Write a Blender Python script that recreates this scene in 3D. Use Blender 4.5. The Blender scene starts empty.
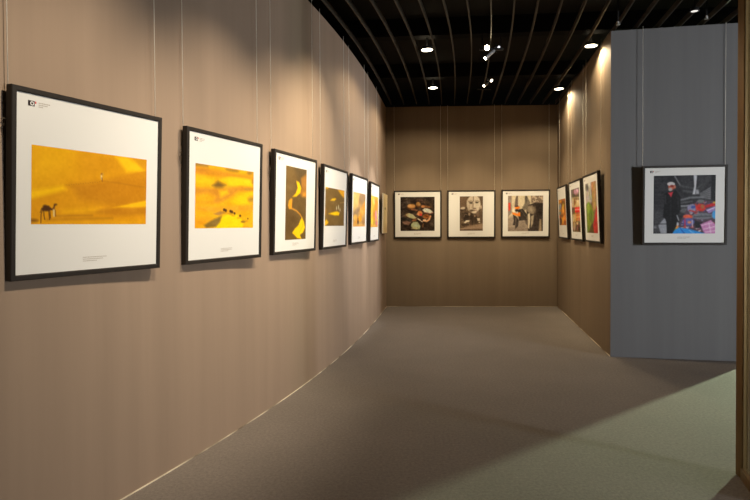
import bpy, bmesh, math, random
import numpy as np
from mathutils import Vector, Matrix
random.seed(4)
scene = bpy.context.scene
COL = scene.collection
R_ = math.radians
EYE = 1.36
WALL_TOP = 3.32

# ------------------------------------------------------------------ helpers
def link(o, parent=None):
    COL.objects.link(o)
    if parent: o.parent = parent
    return o

def finish(bm, name, mats, parent=None, smooth=False):
    bmesh.ops.recalc_face_normals(bm, faces=bm.faces)
    me = bpy.data.meshes.new(name); bm.to_mesh(me); bm.free()
    for m in (mats if isinstance(mats, (list, tuple)) else [mats]): me.materials.append(m)
    if smooth:
        for p in me.polygons: p.use_smooth = True
    return link(bpy.data.objects.new(name, me), parent)

def box(bm, lo, hi, mi=0):
    c = [(lo[0] + hi[0]) / 2, (lo[1] + hi[1]) / 2, (lo[2] + hi[2]) / 2]
    s = [hi[i] - lo[i] for i in range(3)]
    r = bmesh.ops.create_cube(bm, size=1, matrix=Matrix.Translation(c) @ Matrix.Diagonal((*s, 1)))
    for f in {f for v in r['verts'] for f in v.link_faces}: f.material_index = mi
    return r['verts']

def bevel_all(bm, w, seg=2):
    bmesh.ops.bevel(bm, geom=bm.edges[:], offset=w, segments=seg, affect='EDGES', clamp_overlap=True)

def prism(bm, pts, z0, z1):
    a = [bm.verts.new((x, y, z0)) for x, y in pts]
    b = [bm.verts.new((x, y, z1)) for x, y in pts]
    n = len(pts)
    for i in range(n):
        bm.faces.new((a[i], a[(i + 1) % n], b[(i + 1) % n], b[i]))
    bm.faces.new(a); bm.faces.new(b)

def tube(bm, path, r, seg=8, cap=True, mi=0):
    path = [Vector(p) for p in path]
    rings = []
    up = None
    for i, p in enumerate(path):
        t = (path[min(i + 1, len(path) - 1)] - path[max(i - 1, 0)]).normalized()
        if up is None:
            up = t.orthogonal().normalized()
        else:
            up = (up - t * up.dot(t)).normalized()
        w = t.cross(up)
        rr = r[i] if isinstance(r, (list, tuple)) else r
        rings.append([bm.verts.new(p + (up * math.cos(2 * math.pi * k / seg) + w * math.sin(2 * math.pi * k / seg)) * rr) for k in range(seg)])
    fs = []
    for a, b in zip(rings, rings[1:]):
        for k in range(seg):
            fs.append(bm.faces.new((a[k], a[(k + 1) % seg], b[(k + 1) % seg], b[k])))
    if cap:
        fs.append(bm.faces.new(rings[0])); fs.append(bm.faces.new(rings[-1]))
    for f in fs: f.material_index = mi

def tag(o, label, cat, group=None):
    o['label'] = label; o['category'] = cat
    if group: o['group'] = group
    return o

def structure(o):
    o['kind'] = 'structure'; return o

def empty(name, loc, rot=(0, 0, 0)):
    o = bpy.data.objects.new(name, None)
    o.empty_display_size = .1
    o.location = loc; o.rotation_euler = rot
    return link(o)

# ------------------------------------------------------------------ materials
def mat(name, col, rough=.6, metal=0., spec=.3):
    m = bpy.data.materials.new(name); m.use_nodes = True
    b = m.node_tree.nodes['Principled BSDF']
    b.inputs['Base Color'].default_value = (*col, 1)
    b.inputs['Roughness'].default_value = rough
    b.inputs['Metallic'].default_value = metal
    b.inputs['Specular IOR Level'].default_value = spec
    return m

def N(m, t, **kw):
    n = m.node_tree.nodes.new(t)
    for k, v in kw.items():
        if k in n.inputs: n.inputs[k].default_value = v
        else: setattr(n, k, v)
    return n

def fabric_wall(name, col, streak=.16):
    """stretched wall cloth: faint vertical creases and seams (uv: metres along the wall, metres up)"""
    m = mat(name, col, .82, 0, .18)
    L = m.node_tree.links.new
    b = m.node_tree.nodes['Principled BSDF']
    uv = N(m, 'ShaderNodeUVMap')
    mp = N(m, 'ShaderNodeMapping'); mp.inputs['Scale'].default_value = (5.5, .22, 1)
    L(uv.outputs[0], mp.inputs[0])
    n1 = N(m, 'ShaderNodeTexNoise', Scale=1.0, Detail=5.0, Roughness=.62)
    L(mp.outputs[0], n1.inputs['Vector'])
    mp2 = N(m, 'ShaderNodeMapping'); mp2.inputs['Scale'].default_value = (420, 420, 1)
    L(uv.outputs[0], mp2.inputs[0])
    n2 = N(m, 'ShaderNodeTexNoise', Scale=1.0, Detail=2.0)
    L(mp2.outputs[0], n2.inputs['Vector'])
    mr = N(m, 'ShaderNodeMapRange'); mr.inputs['From Min'].default_value = .3; mr.inputs['From Max'].default_value = .7
    mr.inputs['To Min'].default_value = 1 - streak / 2; mr.inputs['To Max'].default_value = 1 + streak / 2
    L(n1.outputs[0], mr.inputs[0])
    mx = N(m, 'ShaderNodeVectorMath', operation='SCALE'); mx.inputs[0].default_value = col
    L(mr.outputs[0], mx.inputs['Scale'])
    L(mx.outputs[0], b.inputs['Base Color'])
    ad = N(m, 'ShaderNodeMath', operation='MULTIPLY_ADD'); ad.inputs[1].default_value = .12
    L(n2.outputs[0], ad.inputs[0]); L(n1.outputs[0], ad.inputs[2])
    bp = N(m, 'ShaderNodeBump', Strength=.09, Distance=.006)
    L(ad.outputs[0], bp.inputs['Height']); L(bp.outputs[0], b.inputs['Normal'])
    return m

def carpet():
    col = (.215, .185, .163)
    m = mat('carpet', col, .95, 0, .1)
    L = m.node_tree.links.new
    b = m.node_tree.nodes['Principled BSDF']
    tc = N(m, 'ShaderNodeTexCoord')
    n1 = N(m, 'ShaderNodeTexNoise', Scale=55., Detail=6.0, Roughness=.8); L(tc.outputs['Object'], n1.inputs['Vector'])
    n2 = N(m, 'ShaderNodeTexNoise', Scale=1.1, Detail=5.0, Roughness=.6); L(tc.outputs['Object'], n2.inputs['Vector'])
    a = N(m, 'ShaderNodeMapRange'); a.inputs['From Min'].default_value = .3; a.inputs['From Max'].default_value = .7
    a.inputs['To Min'].default_value = .72; a.inputs['To Max'].default_value = 1.28; L(n1.outputs[0], a.inputs[0])
    c = N(m, 'ShaderNodeMapRange'); c.inputs['From Min'].default_value = .3; c.inputs['From Max'].default_value = .7
    c.inputs['To Min'].default_value = .93; c.inputs['To Max'].default_value = 1.07; L(n2.outputs[0], c.inputs[0])
    mu = N(m, 'ShaderNodeMath', operation='MULTIPLY'); L(a.outputs[0], mu.inputs[0]); L(c.outputs[0], mu.inputs[1])
    mx = N(m, 'ShaderNodeVectorMath', operation='SCALE'); mx.inputs[0].default_value = col
    L(mu.outputs[0], mx.inputs['Scale']); L(mx.outputs[0], b.inputs['Base Color'])
    n3 = N(m, 'ShaderNodeTexNoise', Scale=260., Detail=2.0); L(tc.outputs['Object'], n3.inputs['Vector'])
    bp = N(m, 'ShaderNodeBump', Strength=.35, Distance=.004); L(n3.outputs[0], bp.inputs['Height']); L(bp.outputs[0], b.inputs['Normal'])
    return m

def grain(name, col, col2, rough, metal, scale):
    m = mat(name, col, rough, metal, .4)
    L = m.node_tree.links.new
    b = m.node_tree.nodes['Principled BSDF']
    tc = N(m, 'ShaderNodeTexCoord')
    mp = N(m, 'ShaderNodeMapping'); mp.inputs['Scale'].default_value = scale; L(tc.outputs['Object'], mp.inputs[0])
    n = N(m, 'ShaderNodeTexNoise', Scale=1., Detail=4.); L(mp.outputs[0], n.inputs['Vector'])
    r = N(m, 'ShaderNodeValToRGB'); r.color_ramp.elements[0].color = (*col, 1); r.color_ramp.elements[1].color = (*col2, 1)
    r.color_ramp.elements[0].position = .3; r.color_ramp.elements[1].position = .7
    L(n.outputs[0], r.inputs[0]); L(r.outputs[0], b.inputs['Base Color'])
    return m

def glow(name, col, s):
    m = bpy.data.materials.new(name); m.use_nodes = True
    b = m.node_tree.nodes['Principled BSDF']
    b.inputs['Base Color'].default_value = (.8, .8, .8, 1)
    b.inputs['Emission Color'].default_value = (*col, 1); b.inputs['Emission Strength'].default_value = s
    return m

def print_mat():
    m = mat('photo_paper', (1, 1, 1), .55, 0, .2)
    a = N(m, 'ShaderNodeVertexColor'); a.layer_name = 'ink'
    m.node_tree.links.new(a.outputs[0], m.node_tree.nodes['Principled BSDF'].inputs['Base Color'])
    return m

def edge_strip():
    """the pale, ragged cut edge of the cloth where it meets the carpet"""
    m = mat('cloth_edge', (.5, .42, .3), .8, 0, .2)
    L = m.node_tree.links.new
    tc = N(m, 'ShaderNodeTexCoord')
    n = N(m, 'ShaderNodeTexNoise', Scale=2.2, Detail=4.); L(tc.outputs['Object'], n.inputs['Vector'])
    r = N(m, 'ShaderNodeValToRGB'); r.color_ramp.elements[0].color = (.2, .15, .1, 1); r.color_ramp.elements[1].color = (.85, .74, .55, 1)
    r.color_ramp.elements[0].position = .4; r.color_ramp.elements[1].position = .62
    L(n.outputs[0], r.inputs[0]); L(r.outputs[0], m.node_tree.nodes['Principled BSDF'].inputs['Base Color'])
    return m

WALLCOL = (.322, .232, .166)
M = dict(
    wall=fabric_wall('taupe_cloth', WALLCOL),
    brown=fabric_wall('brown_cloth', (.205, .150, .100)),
    grey=fabric_wall('grey_cloth', (.155, .153, .153), .16),
    floor=carpet(),
    deck=mat('black_ceiling_paint', (.016, .0145, .0125), .9, 0, .1),
    beam=mat('black_beam_paint', (.008, .0075, .007), .9, 0, .1),
    slat=grain('bronze_batten', (.055, .046, .035), (.08, .066, .048), .5, .3, (3, 3, 3)),
    frame=grain('black_wood', (.013, .009, .006), (.020, .014, .010), .6, 0, (30, 30, 4)),
    pale=grain('pale_wood', (.62, .52, .34), (.68, .58, .4), .6, 0, (30, 30, 4)),
    board=mat('mat_board', (.74, .725, .69), .8, 0, .15),
    beige=mat('beige_board', (.52, .42, .25), .8, 0, .15),
    back=mat('backing_board', (.03, .025, .02), .8, 0, .1),
    ink=print_mat(),
    dark=mat('emblem_dark', (.03, .018, .018), .6),
    white=mat('emblem_white', (.8, .78, .75), .6),
    red=mat('emblem_red', (.62, .07, .06), .6),
    text=mat('grey_ink', (.42, .36, .30), .7),
    wire=mat('pale_wire', (.9, .84, .72), .5, 0, .4),
    tail=mat('dark_wire', (.10, .075, .05), .5, .4),
    edge=edge_strip(),
    bronze=grain('brushed_bronze', (.20, .12, .045), (.25, .15, .06), .38, .55, (60, 60, 1.2)),
    black=mat('black_fixture', (.02, .02, .02), .4, .3),
    silver=mat('silver_tube', (.55, .56, .58), .35, .6),
    lens=glow('lamp_warm', (1, .86, .6), 14),
    lens_hot=glow('lamp_spot', (1, .82, .5), 60),
    lens_cool=glow('lamp_small', (.95, .95, 1), 2.2),
    lens_mid=glow('lamp_faint', (.9, .85, .8), .9),
    dull=mat('pale_fitting', (.4, .4, .38), .5),
    day=glow('daylight_pane', (.82, .95, .86), .8),
)
# thin clear pane: see-through, with a little mirror at grazing angles
g = bpy.data.materials.new('clear_glass'); g.use_nodes = True
nt = g.node_tree; nt.nodes.remove(nt.nodes['Principled BSDF'])
tr_ = nt.nodes.new('ShaderNodeBsdfTransparent'); tr_.inputs[0].default_value = (.95, .985, .965, 1)
gl_ = nt.nodes.new('ShaderNodeBsdfGlossy'); gl_.inputs['Roughness'].default_value = .02
fr_ = nt.nodes.new('ShaderNodeFresnel'); fr_.inputs[0].default_value = 1.45
mx_ = nt.nodes.new('ShaderNodeMixShader')
nt.links.new(fr_.outputs[0], mx_.inputs[0]); nt.links.new(tr_.outputs[0], mx_.inputs[1]); nt.links.new(gl_.outputs[0], mx_.inputs[2])
nt.links.new(mx_.outputs[0], nt.nodes['Material Output'].inputs[0])
M['glass'] = g

# ------------------------------------------------------------------ the room
# plan of the curved left wall: x as a cubic of the depth y; off = distance in front of it
CURVE = (0.002116, -0.021028, 0.200479, -0.325581)
def arc(y, off=0.):
    t = y - 6
    d = 3 * CURVE[0] * t * t + 2 * CURVE[1] * t + CURVE[2]
    return ((CURVE[0] * t + CURVE[1]) * t + CURVE[2]) * t + CURVE[3] + off * math.sqrt(1 + d * d)

def wall_mesh(name, pts_in, pts_out, m, z1=WALL_TOP):
    """a wall along pts_in (room face) and pts_out (hidden face); uv = metres along, metres up"""
    bm = bmesh.new(); uvl = bm.loops.layers.uv.new('UVMap')
    d = [0]
    for a, b in zip(pts_in, pts_in[1:]): d.append(d[-1] + math.hypot(b[0] - a[0], b[1] - a[1]))
    n = len(pts_in)
    V = {}
    for i in range(n):
        for s, P in ((0, pts_in), (1, pts_out)):
            for z in (0, 1): V[i, s, z] = bm.verts.new((P[i][0], P[i][1], z1 * z))
    du = {V[k]: d[k[0]] for k in V}
    def F(*v):
        f = bm.faces.new(v)
        for l in f.loops: l[uvl].uv = (du[l.vert], l.vert.co.z)
    for i in range(n - 1):
        for s in (0, 1): F(V[i, s, 0], V[i + 1, s, 0], V[i + 1, s, 1], V[i, s, 1])
        for z in (0, 1): F(V[i, 0, z], V[i + 1, 0, z], V[i + 1, 1, z], V[i, 1, z])
    for i in (0, n - 1): F(V[i, 0, 0], V[i, 1, 0], V[i, 1, 1], V[i, 0, 1])
    return structure(finish(bm, name, m))

ys = [-1.5 + i * (9.36 + 1.5) / 120 for i in range(121)]
left_in = [(arc(y), y) for y in ys]
left_out = [(arc(y) - .12, y) for y in ys]
wl = wall_mesh('wall_left', left_in, left_out, M['wall'])
for p in wl.data.polygons: p.use_smooth = abs(p.normal.z) < .5 and False
BACK0, BACK1 = (.02, 9.345), (3.12, 9.215)
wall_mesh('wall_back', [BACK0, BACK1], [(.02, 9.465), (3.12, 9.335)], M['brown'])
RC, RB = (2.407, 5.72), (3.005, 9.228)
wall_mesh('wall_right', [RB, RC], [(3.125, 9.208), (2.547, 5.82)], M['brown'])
GE = (3.72, 5.475)
wall_mesh('wall_front', [RC, GE], [(2.547, 5.82), (3.742, 5.593)], M['grey'])
# lobby beyond the grey wall (out of the frame), with the glazed openings the daylight comes from
wall_mesh('wall_lobby', [(9.2, 12.), (9.2, -3.)], [(9.32, 12.), (9.32, -3.)], M['grey'])

bm = bmesh.new(); prism(bm, [(-5, -4), (9.4, -4), (9.4, 12.5), (-5, 12.5)], -.1, 0)
structure(finish(bm, 'floor', M['floor']))
bm = bmesh.new(); prism(bm, [(-5, -4), (9.4, -4), (9.4, 12.5), (-5, 12.5)], 3.62, 3.7)
structure(finish(bm, 'ceiling', M['deck']))

# black beams above the battens
for y0, y1, w in ((5.05, 4.6, .10), (6.5, 5.6, .14), (8.15, 7.5, .14), (3.2, 2.6, .14)):
    bm = bmesh.new(); prism(bm, [(-3.5, y0), (7, y1), (7, y1 + w), (-3.5, y0 + w)], 3.43, 3.6199)
    structure(finish(bm, 'ceiling_beam', M['beam']))
# battens following the curve of the wall
for k in range(26):
    off = .105 + .205 * k
    bm = bmesh.new()
    yy = [1.2 + i * (9.2 - 1.2) / 40 for i in range(41)]
    a = [(arc(y, off), y) for y in yy]
    w = .0055
    pts = [(x - w, y) for x, y in a] + [(x + w, y) for x, y in reversed(a)]
    V0 = [[bm.verts.new((x + s * w, y, z)) for s, z in ((-1, 3.33), (1, 3.33), (1, 3.385), (-1, 3.385))] for x, y in a]
    for p, q in zip(V0, V0[1:]):
        for j in range(4): bm.faces.new((p[j], p[(j + 1) % 4], q[(j + 1) % 4], q[j]))
    bm.faces.new(V0[0]); bm.faces.new(V0[-1])
    structure(finish(bm, 'ceiling_batten', M['slat']))

# pale cut edge of the cloth along the carpet
def strip(name, pts, h=.007, t=.004):
    bm = bmesh.new(); V = []
    for i, p in enumerate(pts):
        a = Vector(pts[max(i - 1, 0)]); b = Vector(pts[min(i + 1, len(pts) - 1)])
        d = (b - a).normalized(); n = Vector((d.y, -d.x))
        o = Vector(p) + n * t
        V.append([bm.verts.new((*p, 0.0005)), bm.verts.new((*o, 0.0005)), bm.verts.new((*o, h)), bm.verts.new((*p, h))])
    for a, b in zip(V, V[1:]):
        for j in range(4): bm.faces.new((a[j], a[(j + 1) % 4], b[(j + 1) % 4], b[j]))
    bm.faces.new(V[0]); bm.faces.new(V[-1])
    return structure(finish(bm, name, M['edge']))
strip('baseboard_left', [(arc(y) + .0005, y) for y in ys if y > 1.5])
strip('baseboard_back', [(.18, 9.337), (3.0, 9.219)], h=.004)
strip('baseboard_right', [(RB[0] - .003, RB[1] - .02), (RC[0] - .0005, RC[1] + .005)], h=.007)

# ------------------------------------------------------------------ the printed pictures
def homog(src, dst):
    A = []
    for (x, y), (u, v) in zip(src, dst):
        A.append([x, y, 1, 0, 0, 0, -u * x, -u * y, -u]); A.append([0, 0, 0, x, y, 1, -v * x, -v * y, -v])
    return np.linalg.svd(np.array(A, float))[2][-1].reshape(3, 3)

class Pic:
    """a small painter: soft polygons, ellipses and strokes laid over each other (colours sRGB 0-255)"""
    def __init__(s, quad, w, h, base, seed=1):
        s.w, s.h = w, h
        s.a = w / h
        s.H = homog(quad, [(0, 0), (s.a, 0), (s.a, 1), (0, 1)])
        s.X, s.Y = np.meshgrid((np.arange(w) + .5) / h, (np.arange(h) + .5) / h)
        s.img = np.ones((h, w, 3)) * np.array(base, float)
        q = np.array(quad, float); s.sc = 1 / ((q[3, 1] - q[0, 1] + q[2, 1] - q[1, 1]) / 2)
        s.rng = np.random.default_rng(seed)
    def T(s, pts):
        v = np.c_[np.array(pts, float), np.ones(len(pts))] @ s.H.T
        return v[:, :2] / v[:, 2:]
    def _seg(s, p, a, b):
        d = b - a; L = (d ** 2).sum() + 1e-12
        t = np.clip(((s.X - a[0]) * d[0] + (s.Y - a[1]) * d[1]) / L, 0, 1)
        return np.hypot(s.X - a[0] - t * d[0], s.Y - a[1] - t * d[1])
    def mix(s, m, col, al=1.):
        m = (np.clip(m, 0, 1) * al)[..., None]
        s.img = s.img * (1 - m) + np.array(col, float) * m
        return s
    def poly(s, pts, col, soft=.012, al=1.):
        P = s.T(pts); d = np.full(s.X.shape, 9.); ins = np.zeros(s.X.shape, bool)
        for i in range(len(P)):
            a, b = P[i], P[(i + 1) % len(P)]
            d = np.minimum(d, s._seg(None, a, b))
            if a[1] != b[1]:
                ins ^= ((a[1] > s.Y) != (b[1] > s.Y)) & (s.X < (b[0] - a[0]) * (s.Y - a[1]) / (b[1] - a[1]) + a[0])
        sd = np.where(ins, d, -d)
        return s.mix(.5 + sd / (2 * soft), col, al)
    def ell(s, x, y, rx, ry, col, soft=.012, al=1., rot=0):
        c, n = math.cos(R_(rot)), math.sin(R_(rot))
        return s.poly([(x + rx * math.cos(t) * c - ry * math.sin(t) * n, y + rx * math.cos(t) * n + ry * math.sin(t) * c)
                       for t in np.linspace(0, 2 * math.pi, 20, endpoint=False)], col, soft, al)
    def line(s, pts, w, col, soft=.008, al=1.):
        P = s.T(pts); d = np.full(s.X.shape, 9.)
        for a, b in zip(P, P[1:]): d = np.minimum(d, s._seg(None, a, b))
        return s.mix(.5 + (w * s.sc / 2 - d) / (2 * soft), col, al)
    def noise(s, nx, ny, amp, mono=True):
        g = s.rng.normal(size=(ny + 2, nx + 2, 1 if mono else 3))
        fx = np.linspace(0, nx, s.w); fy = np.linspace(0, ny, s.h)
        ix = fx.astype(int); iy = fy.astype(int); tx = (fx - ix)[None, :, None]; ty = (fy - iy)[:, None, None]
        tx = tx * tx * (3 - 2 * tx); ty = ty * ty * (3 - 2 * ty)
        G = lambda j, i: g[np.ix_(np.clip(iy + j, 0, ny + 1), np.clip(ix + i, 0, nx + 1))]
        v = (G(0, 0) * (1 - tx) + G(0, 1) * tx) * (1 - ty) + (G(1, 0) * (1 - tx) + G(1, 1) * tx) * ty
        s.img = np.clip(s.img + v * amp, 0, 255); return s

def pic_camel():
    p = Pic([(35, 27), (672, 110), (665, 465), (30, 468)], 190, 104, (218, 152, 8))
    p.poly([(20, 0), (300, 20), (250, 170), (20, 270)], (230, 170, 6), .2, .8)
    p.poly([(300, 50), (560, 90), (520, 190), (330, 220)], (212, 146, 10), .1, .8)
    p.poly([(500, 95), (560, 95), (690, 175), (690, 190), (560, 180)], (240, 188, 14), .04)
    p.poly([(575, 80), (700, 100), (700, 175), (650, 165)], (205, 142, 14), .03)
    ridge = [(20, 282), (120, 268), (200, 252), (320, 240), (425, 228), (560, 196), (690, 168)]
    p.poly(ridge + [(690, 500), (20, 500)], (214, 146, 8), .008)
    p.poly([(20, 284), (120, 270), (210, 254), (230, 275), (120, 305), (20, 330)], (240, 186, 4), .03)
    p.poly([(250, 250), (425, 229), (560, 197), (690, 170), (690, 340), (520, 370), (300, 330)], (192, 124, 10), .05, .85)
    p.line([(430, 229), (520, 240), (600, 254), (670, 264)], 5, (172, 108, 12), .014, .7)
    p.poly([(430, 230), (560, 200), (690, 176), (690, 215), (560, 225)], (206, 138, 10), .03, .6)
    p.poly([(480, 374), (590, 350), (690, 330), (690, 368), (600, 375)], (240, 182, 10), .015)
    p.poly([(330, 395), (480, 378), (690, 372), (690, 410), (500, 420)], (186, 118, 12), .03, .8)
    p.poly([(200, 385), (420, 372), (380, 400), (200, 410)], (228, 166, 8), .03, .8)
    p.poly([(20, 440), (200, 445), (690, 440), (690, 500), (20, 500)], (226, 160, 8), .03, .7)
    p.line([(165, 421), (250, 418), (370, 417)], 6, (150, 92, 14), .02, .6)
    p.line([(120, 441), (250, 437), (380, 434), (480, 431)], 7, (164, 104, 14), .025, .6)
    p.ell(40, 446, 32, 9, (110, 66, 14), .02, .8)
    for i in range(16):
        x = 230 + i * 13; p.ell(x, 250 - (x - 230) * .10 + (i % 2) * 3, 2.5, 2, (150, 96, 30), .006, .6)
    c = (74, 42, 12)
    p.ell(117, 382, 27, 13, c); p.ell(110, 369, 12, 9, c); p.ell(126, 371, 9, 7, c)
    p.line([(138, 380), (148, 386), (157, 378), (163, 362)], 8, c); p.ell(168, 358, 8, 4.5, c)
    for a in ([(96, 388), (88, 412), (86, 458)], [(102, 390), (104, 418), (108, 440)], [(130, 390), (132, 415), (134, 440)], [(137, 388), (138, 412), (140, 432)]):
        p.line(a, 4.2, c, .005)
    p.line([(91, 380), (84, 402)], 3, c)
    p.line([(158, 385), (159, 420)], 9, (215, 190, 130)); p.ell(158, 379, 5, 5, (120, 70, 25)); p.line([(167, 390), (167, 420)], 4, (110, 66, 24))
    p.line([(421, 198), (422, 218)], 8, (228, 205, 150)); p.ell(423, 190, 4.5, 5, (150, 95, 40)); p.line([(424, 212), (425, 228)], 5, (120, 70, 24)); p.line([(430, 186), (431, 200)], 3, (200, 160, 80))
    return p.noise(14, 9, 2.5).noise(60, 34, 2.0)

def pic_caravan():
    p = Pic([(42, 50), (408, 103), (404, 455), (38, 460)], 116, 112, (230, 168, 18))
    p.poly([(30, 75), (180, 95), (300, 118), (420, 132), (420, 152), (250, 140), (30, 118)], (212, 142, 28), .03)
    p.poly([(30, 40), (130, 62), (120, 78), (30, 70)], (158, 118, 48), .02)
    p.ell(80, 95, 42, 15, (196, 128, 36), .04, .8)
    p.ell(272, 95, 40, 7, (138, 104, 44), .03, 1, 9); p.ell(382, 112, 17, 9, (140, 104, 42), .03)
    p.poly([(190, 160), (250, 138), (340, 145), (405, 165), (400, 195), (270, 192)], (246, 196, 14), .03)
    p.poly([(45, 150), (110, 138), (160, 150), (150, 185), (60, 190)], (240, 184, 14), .04)
    p.poly([(30, 205), (140, 208), (230, 205), (330, 196), (420, 205), (420, 222), (310, 225), (260, 262), (190, 300), (30, 300)], (206, 138, 36), .03)
    p.poly([(40, 250), (120, 236), (170, 262), (150, 295), (40, 300)], (232, 168, 22), .04)
    p.poly([(190, 225), (240, 218), (250, 240), (200, 265)], (238, 182, 20), .03)
    p.poly([(148, 191), (168, 176), (184, 163), (205, 176), (232, 188), (208, 204), (170, 203)], (122, 92, 40), .03)
    p.poly([(262, 290), (310, 250), (370, 232), (420, 225), (420, 300), (300, 312)], (246, 192, 10), .03)
    p.ell(392, 277, 20, 17, (164, 120, 40), .04); p.ell(405, 165, 8, 14, (150, 110, 44), .04); p.ell(375, 213, 22, 6, (176, 128, 44), .03)
    p.poly([(30, 318), (200, 325), (420, 312), (420, 345), (200, 360), (30, 345)], (226, 158, 34), .03)
    p.poly([(155, 368), (200, 350), (225, 362), (190, 378)], (172, 126, 60), .015)
    p.poly([(210, 384), (250, 368), (305, 372), (345, 415), (340, 470), (150, 470)], (252, 208, 6), .02)
    p.poly([(93, 437), (128, 412), (208, 380), (196, 420), (172, 448), (112, 456)], (128, 100, 40), .02)
    p.poly([(30, 395), (120, 388), (150, 400), (90, 440), (30, 450)], (232, 160, 26), .03)
    p.poly([(350, 390), (420, 360), (420, 470), (345, 470)], (238, 176, 22), .03)
    for x, y, a, b in ((222, 342, 7, 9), (233, 347, 6, 10), (262, 351, 7, 9), (272, 356, 6, 9), (287, 364, 6, 8), (322, 379, 6, 7), (371, 397, 3, 5)):
        p.ell(x, y, a, b, (62, 38, 14), .01)
        p.ell(x - 8, y + 14, a + 5, 4, (170, 120, 30), .015, .7)
    p.ell(341, 416, 14, 7, (150, 110, 40), .015)
    return p.noise(9, 12, 4).noise(40, 40, 3)

def pic_sand_ridge():
    p = Pic([(12, 16), (143, 42), (133, 481), (2, 487)], 76, 114, (104, 80, 42))
    p.poly([(0, 0), (90, 10), (60, 150), (0, 260)], (122, 96, 54), .12, .8)
    p.poly([(60, 20), (150, 30), (150, 90), (90, 110)], (92, 74, 46), .06, .8)
    p.poly([(0, 300), (60, 310), (90, 380), (40, 430), (0, 480)], (92, 68, 34), .08, .8)
    p.poly([(106, 98), (140, 70), (142, 205), (105, 207), (98, 190), (110, 160)], (164, 112, 46), .025)
    p.poly([(118, 190), (140, 180), (140, 215), (112, 212)], (206, 140, 44), .025)
    p.poly([(76, 114), (93, 122), (107, 158), (100, 190), (76, 212), (52, 214), (72, 192), (84, 158)], (248, 194, 16), .012)
    p.poly([(28, 240), (42, 224), (50, 228), (48, 262), (46, 286), (30, 292), (23, 270)], (222, 152, 40), .014)
    p.line([(34, 282), (52, 290), (76, 302), (98, 325), (110, 346)], 7, (226, 152, 44), .012)
    p.poly([(110, 343), (122, 372), (129, 408), (116, 438), (96, 454), (108, 480), (80, 474), (48, 440), (66, 414), (88, 392), (98, 366)], (250, 198, 14), .012)
    p.line([(112, 360), (114, 400), (90, 446)], 4, (200, 150, 20), .015, .7)
    return p.noise(6, 14, 4).noise(30, 60, 2.5)

def pic_boat():
    p = Pic([(25, 30), (228, 75), (223, 452), (18, 455)], 72, 42, (116, 90, 46))
    p = Pic([(25, 30), (228, 75), (223, 452), (18, 455)], 84, 50 * 84 // 86 + 1, (116, 90, 46))
    p.poly([(20, 20), (64, 34), (52, 54), (22, 50)], (240, 182, 22), .03)
    p.poly([(150, 58), (235, 76), (232, 156), (206, 142), (178, 104)], (230, 166, 30), .03)
    p.poly([(76, 180), (98, 162), (130, 154), (142, 165), (122, 182)], (244, 190, 22), .02)
    p.poly([(58, 320), (110, 304), (150, 294), (178, 310), (168, 338), (124, 338)], (255, 204, 6), .02)
    p.line([(180, 206), (230, 200)], 6, (176, 150, 96), .02)
    for x, y, h in ((146, 262, 22), (166, 252, 26), (181, 278, 18)):
        p.ell(x, y, 5, h, (206, 196, 166), .02, .9)
    p.poly([(15, 400), (38, 382), (60, 410), (46, 432), (15, 455)], (240, 180, 22), .03)
    p.ell(26, 300, 12, 40, (168, 118, 40), .05, .8)
    return p.noise(8, 8, 4).noise(40, 30, 3)

def pic_golden_slope():
    p = Pic([(325, 92), (462, 112), (457, 463), (316, 465)], 84, 54, (186, 146, 90))
    p.poly([(310, 85), (400, 95), (370, 260), (310, 300)], (222, 188, 112), .1)
    p.poly([(400, 100), (470, 110), (470, 190), (420, 220), (390, 180)], (160, 128, 92), .08)
    p.poly([(318, 330), (368, 262), (404, 262), (360, 346)], (150, 120, 92), .06)
    p.poly([(322, 420), (386, 352), (428, 226), (462, 172), (462, 310), (404, 372), (344, 446)], (216, 152, 62), .04)
    p.poly([(404, 250), (440, 300), (420, 330), (396, 300)], (236, 170, 80), .04)
    p.ell(400, 378, 18, 30, (242, 158, 36), .03); p.ell(345, 360, 20, 26, (236, 178, 80), .05)
    p.ell(376, 410, 8, 30, (66, 30, 16), .015); p.ell(376, 376, 5, 8, (60, 28, 18), .015)
    p.poly([(300, 442), (470, 430), (470, 480), (300, 480)], (214, 160, 80), .03)
    p.poly([(420, 400), (470, 350), (470, 430), (430, 440)], (168, 122, 76), .05)
    return p.noise(8, 8, 6).noise(30, 24, 5)

def pic_yellow_figure():
    p = Pic([(39, 120), (95, 133), (88, 362), (35, 362)], 84, 56, (226, 182, 66))
    p.poly([(30, 110), (58, 125), (56, 250), (30, 330)], (240, 202, 80), .08)
    p.poly([(60, 150), (90, 150), (90, 230), (66, 250)], (214, 144, 62), .06)
    p.poly([(52, 220), (68, 210), (68, 340), (50, 350)], (206, 150, 56), .06)
    p.ell(75, 275, 7, 42, (222, 134, 164), .03); p.ell(78, 332, 9, 20, (210, 120, 120), .04)
    p.ell(46, 310, 8, 30, (246, 206, 60), .05); p.ell(62, 170, 6, 26, (242, 212, 120), .04)
    return p.noise(7, 7, 8, False).noise(26, 20, 7, False)

def pic_pale():
    p = Pic([(118, 92), (160, 98), (150, 398), (110, 398)], 50, 50, (222, 196, 142))
    p.poly([(138, 80), (170, 90), (160, 400), (132, 400)], (234, 210, 160), .06)
    p.ell(133, 212, 5, 9, (84, 66, 40), .015); p.line([(135, 180), (134, 205)], 2.5, (120, 98, 62), .02, .8)
    p.poly([(100, 330), (160, 340), (160, 410), (100, 410)], (210, 180, 126), .1)
    return p.noise(6, 10, 3)

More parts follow.
